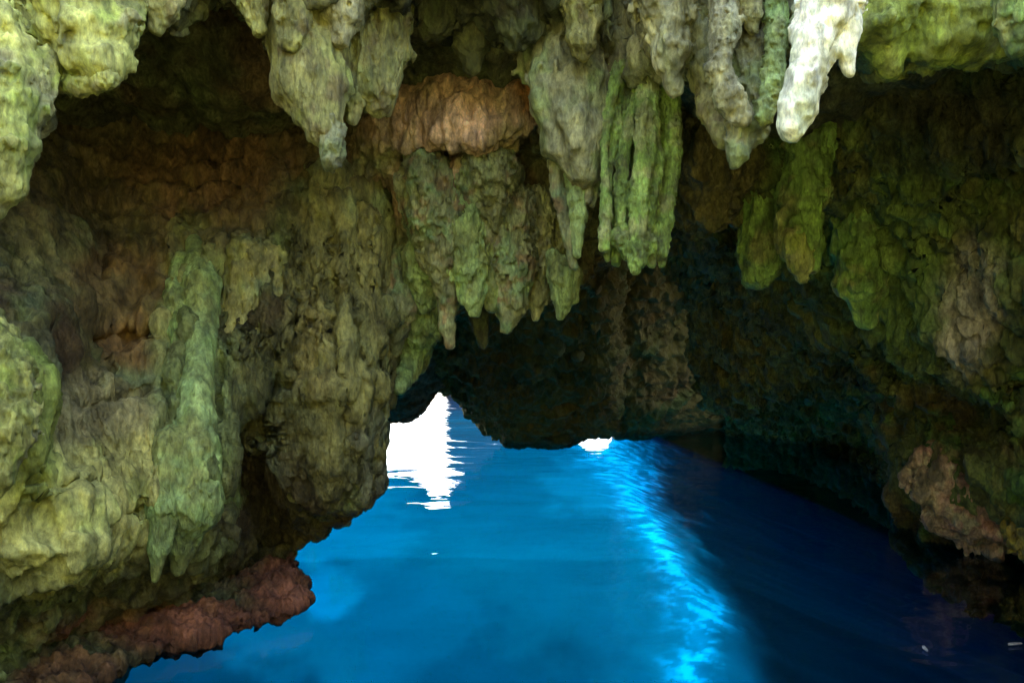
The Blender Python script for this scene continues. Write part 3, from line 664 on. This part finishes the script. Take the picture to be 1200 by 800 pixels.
formation('stalactite', 'big fluted cone stalactite ending in a round knob', 'stalactite', SG,
          [('cone', [[(368, -60, 5.4, 50), (364, 50, 5.3, 43), (366, 100, 5.2, 38), (378, 148, 5.1, 22)]], T_OLIVE, dict(flute=0.5, lump=0.15, seed=9.0)),
           ('knob', [[(386, 150, 5.08, 15), (391, 172, 5.05, 13), (389, 188, 5.05, 12)]], T_GREY, dict(lump=0.3, seed=10.0)),
           ('bulge', [[(342, -30, 5.0, 22), (344, 25, 5.0, 19), (342, 48, 4.98, 14)]], T_OLIVE, dict(lump=0.3, seed=11.0))])
formation('stalactite', 'wide ragged stalactite with a small drip tip beside the fluted cone', 'stalactite', SG,
          [('sheet', [[(448, -40, 5.7, 36), (440, 50, 5.6, 36), (436, 100, 5.5, 28), (444, 122, 5.5, 16)]], T_OLIVE, dict(flute=0.45, lump=0.2, seed=12.0, depth_scale=1.0)),
           ('drip', [[(420, 80, 5.45, 16), (415, 118, 5.4, 12), (413, 140, 5.4, 7)]], T_OLIVE, dict(seed=13.0)),
           ('fold', [[(402, -30, 5.1, 26), (402, 15, 5.1, 20), (398, 45, 5.1, 10)]], T_TAN, dict(flute=0.5, seed=14.0))])
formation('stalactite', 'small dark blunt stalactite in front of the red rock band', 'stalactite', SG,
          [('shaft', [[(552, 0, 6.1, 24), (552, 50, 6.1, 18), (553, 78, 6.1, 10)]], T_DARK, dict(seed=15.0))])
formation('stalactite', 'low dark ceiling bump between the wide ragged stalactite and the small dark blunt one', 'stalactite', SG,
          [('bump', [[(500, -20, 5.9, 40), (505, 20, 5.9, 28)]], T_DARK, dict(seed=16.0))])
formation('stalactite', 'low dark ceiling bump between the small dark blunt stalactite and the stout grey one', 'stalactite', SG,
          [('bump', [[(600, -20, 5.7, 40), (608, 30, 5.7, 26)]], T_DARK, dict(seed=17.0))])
formation('stalactite', 'stout grey stalactite with thin strands hanging below it', 'stalactite', SG,
          [('trunk', [[(668, -20, 6.3, 60), (664, 60, 6.1, 50), (668, 120, 5.9, 44), (674, 165, 5.85, 34), (682, 198, 5.8, 22)]], T_GREY, dict(flute=0.3, lump=0.25, seed=18.0)),
           ('bump', [[(682, 10, 5.5, 24), (683, 50, 5.45, 16), (683, 64, 5.45, 8)]], T_OLIVE, dict(seed=19.0)),
           ('strand', [[(650, 180, 5.9, 9), (654, 225, 5.9, 8), (666, 275, 5.9, 7), (672, 312, 5.9, 5)]], T_BAND, dict(seed=20.0)),
           ('strand', [[(672, 205, 5.85, 11), (677, 250, 5.85, 10), (676, 298, 5.85, 5)]], T_SAGE, dict(seed=21.0)),
           ('strand', [[(708, 140, 5.9, 9), (702, 200, 5.9, 8), (694, 240, 5.9, 4)]], T_BAND, dict(seed=22.0)),
           ('strand', [[(690, 205, 5.85, 9), (688, 235, 5.85, 5)]], T_GREY, dict(seed=23.0)),
           ('leaf_tip', [[(648, 300, 6.5, 8), (662, 325, 6.5, 18), (662, 348, 6.5, 13), (657, 370, 6.5, 5)]], T_SAGE, dict(flute=0.5, seed=24.0))])
rs = np.random.RandomState(11)
folds = []
for k in range(13):
    u = k / 12; x0 = 724 + 66 * u; x1 = 708 + 70 * u
    bot = 300 + 14 * math.sin(u * 3.1) + rs.uniform(-14, 6); dep = 5.62 + 0.12 * math.sin(u * 9) + rs.uniform(-0.03, 0.03)
    n_ = 7; w0 = rs.uniform(0, 6)
    folds.append([(x0 + (x1 - x0) * (i / (n_ - 1)) ** 1.1 + 3.5 * math.sin(w0 + i * 1.1) + (-8 * math.sin(math.pi * i / (n_ - 1)) if u < 0.4 else 4 * math.sin(math.pi * i / (n_ - 1))), 78 + (bot - 78) * i / (n_ - 1), dep + 0.16 * (1 - i / (n_ - 1)), rs.uniform(3.6, 8.5) * (1.25 - 0.45 * i / (n_ - 1))) for i in range(n_)])
blob = [[(722, 278, 5.62, 9), (742, 294, 5.58, 12), (760, 286, 5.62, 10)]]
formation('flowstone_drapery', 'bright green ribbed drapery hanging like a torn curtain', 'drapery', None,
          [('fold', folds[i:j], T_LIME, dict(flute=0.5, lump=0.4, seed=25.0 + i, ffreq=13.0, vox=0.0095, k=0.9)) for i, j in ((0, 3), (3, 6), (6, 10), (10, 13))] +
          [('hem', blob, T_LIME, dict(flute=0.6, lump=0.4, seed=44.0, ffreq=14.0)), ('backing', [[(760, 60, 5.95, 24), (758, 150, 5.95, 20), (752, 200, 5.92, 10)]], T_COL, dict(flute=0.5, seed=45.0, ffreq=12.0))])
formation('stalactite', 'tan knobbly stalactite above the bright green drapery', 'stalactite', SG,
          [('shaft', [[(772, -60, 5.1, 34), (780, 10, 5.0, 30), (786, 60, 4.95, 20), (790, 105, 4.95, 9)]], T_TAN, dict(lump=0.4, seed=29.0)),
           ('side', [[(820, -40, 5.2, 30), (822, 60, 5.2, 20), (835, 130, 5.1, 14), (848, 165, 5.0, 10)]], T_OLIVE, dict(seed=30.0))])
formation('stalactite', 'twisted grey-green stalactite with wavy ribs hanging next to the white one', 'stalactite', SG,
          [('rib', [[(845, -50, 4.7, 17), (850, 30, 4.6, 16), (842, 80, 4.55, 13), (855, 115, 4.55, 15), (868, 135, 4.55, 13)]], T_TAN, dict(lump=0.35, seed=31.0)),
           ('core', [[(880, -50, 4.9, 30), (880, 60, 4.8, 28), (882, 110, 4.75, 26), (874, 150, 4.7, 20), (864, 178, 4.65, 12), (861, 192, 4.65, 7)]], T_GREY, dict(lump=0.35, seed=32.0)),
           ('rib', [[(908, -40, 4.65, 13), (910, 40, 4.6, 12), (904, 100, 4.6, 13), (893, 135, 4.6, 13)]], T_SAGE, dict(lump=0.35, seed=33.0)),
           ('rib', [[(880, -20, 4.6, 12), (880, 20, 4.6, 11), (882, 35, 4.6, 6)]], T_OLIVE, dict(lump=0.3, seed=34.0))])
formation('stalactite', 'bright white knobbly stalactite, palest of all, with a blunt tip', 'stalactite', SG,
          [('trunk', [[(990, -90, 3.75, 44), (972, 0, 3.7, 32), (950, 48, 3.65, 22), (946, 90, 3.62, 20), (936, 125, 3.6, 19), (927, 150, 3.6, 15)]], T_PALE, dict(lump=0.3, flute=0.25, seed=35.0)),
           ('side_drip', [[(1000, -40, 3.7, 22), (996, 30, 3.68, 13), (992, 68, 3.66, 8), (996, 84, 3.66, 6)], [(960, 78, 3.65, 12), (986, 50, 3.66, 9)]], T_PALE, dict(lump=0.3, seed=36.0))])
formation('mossy_ledge', 'yellow-green moss-covered ledge in the upper corner beside the white stalactite', 'rock ledge', None,
          [('ledge', [[(1010, -20, 4.9, 50), (1060, 20, 4.75, 50), (1120, 20, 4.75, 48), (1240, 0, 4.9, 60)], [(1035, 40, 4.65, 40), (1044, 78, 4.65, 14)], [(1090, 50, 4.65, 30), (1130, 55, 4.7, 20)]],
            tones([(0.25, 0.29, 0.05), (0.31, 0.34, 0.08), (0.17, 0.19, 0.05), (0.22, 0.25, 0.05)], 3, 12), dict(lump=0.4, flute=0.05, seed=37.0))], M_ROCK)
formation('stalactite', 'round green knob at the far upper corner beyond the mossy ledge', 'stalactite', SG,
          [('knob', [[(1195, -30, 4.2, 28), (1195, 20, 4.2, 24), (1192, 58, 4.2, 12)]], T_COL, dict(seed=38.0))])
formation('stalactite', 'blunt green stalactite column, cut off flat, under the twisted ribs', 'stalactite', SG,
          [('column', [[(895, 140, 7.8, 24), (893, 230, 7.7, 24), (893, 300, 7.6, 24), (890, 318, 7.6, 20)]], T_COL, dict(flute=0.5, lump=0.15, seed=39.0))])
formation('stalactite', 'green stalactite column with a yellowish broken tip under the white one', 'stalactite', SG,
          [('drape', [[(912, 60, 7.7, 44), (914, 150, 7.7, 44), (915, 205, 7.75, 34)]], T_COL, dict(flute=0.6, lump=0.2, seed=40.5, ffreq=8.0)),
           ('column', [[(950, 140, 7.4, 26), (940, 230, 7.3, 25), (934, 280, 7.2, 23)]], T_COL, dict(flute=0.45, seed=40.0)),
           ('tip', [[(930, 285, 7.1, 16), (938, 310, 7.1, 13), (940, 325, 7.1, 7)]], T_MOSS, dict(seed=41.0)), ('tip', [[(952, 285, 7.2, 14), (954, 315, 7.2, 6)]], T_COL, dict(seed=42.0))])
formation('stalactite', 'dim green stub hanging from the shaded wall beside the broken column', 'stalactite', SG,
          [('stub', [[(1012, 260, 8.2, 34), (1010, 330, 8.1, 26), (1014, 372, 8.1, 12)]], T_COL, dict(seed=43.0))])
def emb(objs, chain, off=0.03, hang=None):
    """a chain of (px, py, half-width) laid on a built rock face; past py = hang it drops straight down in free air"""
    ys = []
    for a, b_, r in chain:
        ys.append(ys[-1] if (hang is not None and b_ > hang and ys) else on(objs, a, b_) + off)
    ys = np.array(ys); sm = ys.copy()
    if len(ys) > 2: sm[1:-1] = 0.25 * ys[:-2] + 0.5 * ys[1:-1] + 0.25 * ys[2:]
    return [(a, b_, float(y), r) for (a, b_, r), y in zip(chain, sm)]
DG = 'drip tips under the red rock band'
E_MID, E_LEFT = [mid], [left_wall, mid]
for lab, ch, tn in (
        ('longest thin brownish drip under the red band, its tip reaching down to the arch', [[(500, 200, 26), (512, 250, 30), (520, 300, 25), (525, 345, 12), (524, 380, 8), (527, 404, 5)], [(480, 210, 16), (490, 260, 16), (505, 310, 10)]], T_BAND),
        ('fluted pale drip in the middle of the red band with a needle tip', [[(572, 200, 30), (578, 250, 22), (571, 298, 10), (570, 328, 4)], [(598, 205, 16), (598, 250, 12), (592, 285, 5)], [(548, 215, 16), (552, 260, 10), (550, 290, 4)]], T_BAND),
        ('low rounded drip between the longest one and the blunt pair', [[(542, 250, 22), (548, 310, 20), (553, 345, 14), (556, 364, 8)], [(575, 280, 16), (574, 335, 14), (576, 358, 8)]], T_SAGE),
        ('fat blunt drip low in the middle of the row', [[(600, 240, 24), (602, 310, 24), (601, 355, 16), (594, 384, 7)], [(585, 300, 14), (584, 350, 10), (588, 372, 5)]], T_BAND),
        ('narrow dim drip beside the fat blunt one', [[(628, 240, 20), (631, 320, 17), (629, 350, 12), (628, 371, 5)]], T_OLIVE),
        ('ragged dim drip in front of the dark slot, next to the grey stalactite', [[(645, 230, 18), (648, 290, 18), (646, 330, 10), (644, 348, 4)]], T_OLIVE),
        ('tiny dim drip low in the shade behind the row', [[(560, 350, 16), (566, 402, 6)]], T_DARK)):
    formation('stalactite', lab, 'stalactite', DG, [('drip', [emb(E_MID, c, 0.04, 300) for c in ch], tn, dict(flute=0.55, lump=0.25, seed=50.0 + len(lab), ffreq=9.0))])
formation('flowstone', 'smooth green flowstone lobe on the corner above the arch', 'flowstone', None,
          [('lobe', [emb(E_LEFT, [(500, 300, 24), (497, 370, 26), (482, 420, 18), (468, 455, 8)], 0.05)], T_SAGE, dict(flute=0.5, lump=0.2, seed=71.0)),
           ('lobe', [emb(E_LEFT, [(470, 300, 20), (468, 360, 18), (462, 410, 9)], 0.05)], T_BAND, dict(flute=0.5, lump=0.2, seed=70.5))])

FG = 'flowstone ribs on the mossy wall'
O = 0.09
formation('flowstone', 'long pale green flowstone drip running down the mossy wall to three points', 'flowstone', FG,
          [('stem', [emb(E_LEFT, [(228, 285, 9), (237, 335, 19), (236, 400, 16), (229, 460, 17), (228, 530, 26), (224, 590, 32), (214, 635, 16), (209, 668, 7)], 0.06, 595)], T_SAGE, dict(flute=0.55, lump=0.08, seed=72.0, ffreq=10.0, grain=0.4)),
           ('point', [emb(E_LEFT, [(202, 520, 20), (194, 590, 19), (187, 640, 11), (182, 678, 4)], 0.0, 595)], T_SAGE, dict(flute=0.5, lump=0.1, seed=73.0, ffreq=10.0, grain=0.4)),
           ('point', [emb(E_LEFT, [(258, 510, 22), (256, 590, 22), (248, 640, 9)], 0.02, 595)], T_SAGE, dict(flute=0.5, lump=0.1, seed=74.0, ffreq=10.0, grain=0.4)),
           ('branch', [emb(E_LEFT, [(214, 305, 10), (208, 350, 16), (210, 400, 9)], O)], T_SAGE, dict(seed=75.0, ffreq=9.0))])
formation('flowstone', 'yellowish flowstone fold edging the dark hollow', 'flowstone', FG,
          [('fold', [emb(E_LEFT, [(290, 300, 22), (288, 400, 24), (284, 480, 24), (276, 550, 22), (262, 610, 12)], O)], T_RIB, dict(flute=0.6, lump=0.3, seed=76.0, ffreq=8.0)),
           ('fold', [emb(E_LEFT, [(318, 300, 16), (316, 380, 18), (304, 440, 18), (298, 520, 12)], O)], T_RIB, dict(flute=0.6, lump=0.3, seed=76.6, ffreq=8.0))])
formation('flowstone', 'short ochre flowstone lobe above the dark hollow', 'flowstone', FG,
          [('lobe', [emb(E_LEFT, [(352, 320, 20), (362, 400, 26), (362, 440, 18), (357, 470, 7)], O, 430)], tones([OCHRE, (0.26, 0.24, 0.07), MOSS], 3, 4), dict(flute=0.5, lump=0.3, seed=77.0, ffreq=8.0))])
formation('flowstone', 'broad ribbed flowstone column between the hollow and the water gap', 'flowstone', FG,
          [('rib', [emb(E_LEFT, [(388, 210, 24), (394, 300, 27), (398, 400, 27), (394, 490, 26), (388, 555, 14)], O)], T_RIB, dict(flute=0.6, lump=0.3, seed=78.0, ffreq=8.0)),
           ('rib', [emb(E_LEFT, [(424, 260, 20), (428, 360, 21), (432, 450, 20), (432, 530, 16), (424, 585, 9)], O)], T_RIB, dict(flute=0.6, lump=0.3, seed=79.0, ffreq=8.0)),
           ('rib', [emb(E_LEFT, [(350, 480, 17), (352, 540, 16), (346, 580, 9)], 0.0)], T_OLIVE, dict(flute=0.5, seed=80.0, ffreq=8.0)),
           ('rib', [emb(E_LEFT, [(412, 510, 16), (408, 570, 12), (406, 612, 5)], O)], T_GREY, dict(flute=0.5, seed=81.0, ffreq=8.0))])
formation('flowstone', 'bright moss-green lobe half cut off by the photo edge, low on the wall', 'flowstone', FG,
          [('lobe', [[(-25, 380, 4.3, 24), (0, 440, 4.1, 32), (8, 505, 4.0, 27), (0, 555, 3.95, 15), (-4, 580, 3.95, 6)]], T_MOSS, dict(flute=0.4, lump=0.35, seed=82.0))])

T_BOUL = tones([(0.36, 0.23, 0.15), (0.40, 0.20, 0.15), (0.45, 0.37, 0.22), (0.18, 0.14, 0.09)], 3, 13)
formation('boulder', 'reddish-brown pitted boulder standing in the dark water under the shaded wall', 'boulder', None,
          [('boulder', [[(1105, 555, 8.9, 36), (1140, 585, 8.8, 46), (1175, 600, 8.8, 40)], [(1110, 600, 8.8, 26), (1165, 625, 8.7, 26)]], T_BOUL, dict(lump=0.45, flute=0.1, seed=90.0))], M_ROCK)
formation('boulder', 'yellow-stained boulder cut off by the photo edge at the dark water', 'boulder', None,
          [('boulder', [[(1215, 560, 8.2, 40), (1225, 630, 8.0, 34)]], tones([(0.34, 0.25, 0.05), (0.20, 0.16, 0.08), (0.12, 0.10, 0.06)], 3, 14), dict(lump=0.45, flute=0.1, seed=91.0))], M_ROCK)
formation('rock_knob', 'tiny dark rock knob on the lower edge of the far slab', 'rock knob', None,
          [('knob', [[(640, 512, 17.0, 6), (652, 517, 17.0, 6), (664, 514, 17.0, 6)]], T_DARK, dict(lump=0.4, seed=92.0))], M_BACK)

# ------------------------------------------------------------------ two pale leaves floating on the dark water
def leaf(px, py, rot, length, label):
    y = CAM_Z * FOC / (py - 400); x = (px - 600) / FOC * y
    n = 13; V = []
    for lay in (0, 1):
        for i in range(n):
            t = i / (n - 1); wd = 0.11 * length * math.sin(math.pi * t) ** 0.8 + 0.004
            for s in (-1, 0, 1):
                V.append(((t - 0.5) * length, s * wd + 0.10 * length * math.sin(t * 2.6), 0.006 + 0.02 * (t - 0.5) ** 2 + (0.012 if s else 0) - lay * 0.004))
    F = []
    for i in range(n - 1):
        for s in (0, 1):
            a = i * 3 + s; F.append((a, a + 3, a + 4, a + 1)); b_ = a + 3 * n; F.append((b_, b_ + 1, b_ + 4, b_ + 3))
        for s in (0, 2):
            a = i * 3 + s; b_ = a + 3 * n; F.append((a, b_, b_ + 3, a + 3) if s == 0 else (a, a + 3, b_ + 3, b_))
    V = np.array(V)
    o = link('floating_leaf', mesh_from('floating_leaf', V, np.array(F), M_FLOW, np.tile((0.55, 0.50, 0.40), (len(V), 1))), None, (x, y, 0.004))
    o.rotation_euler.z = rot; o['label'] = label; o['category'] = 'leaf'; o['group'] = 'pale leaves on the dark water'
    return o
leaf(1085, 762, 1.3, 0.10, 'small dim upright-lying leaf floating alone on the dark water')
leaf(1190, 757, 0.1, 0.13, 'pale leaf floating on the dark water at the very edge of the photo')
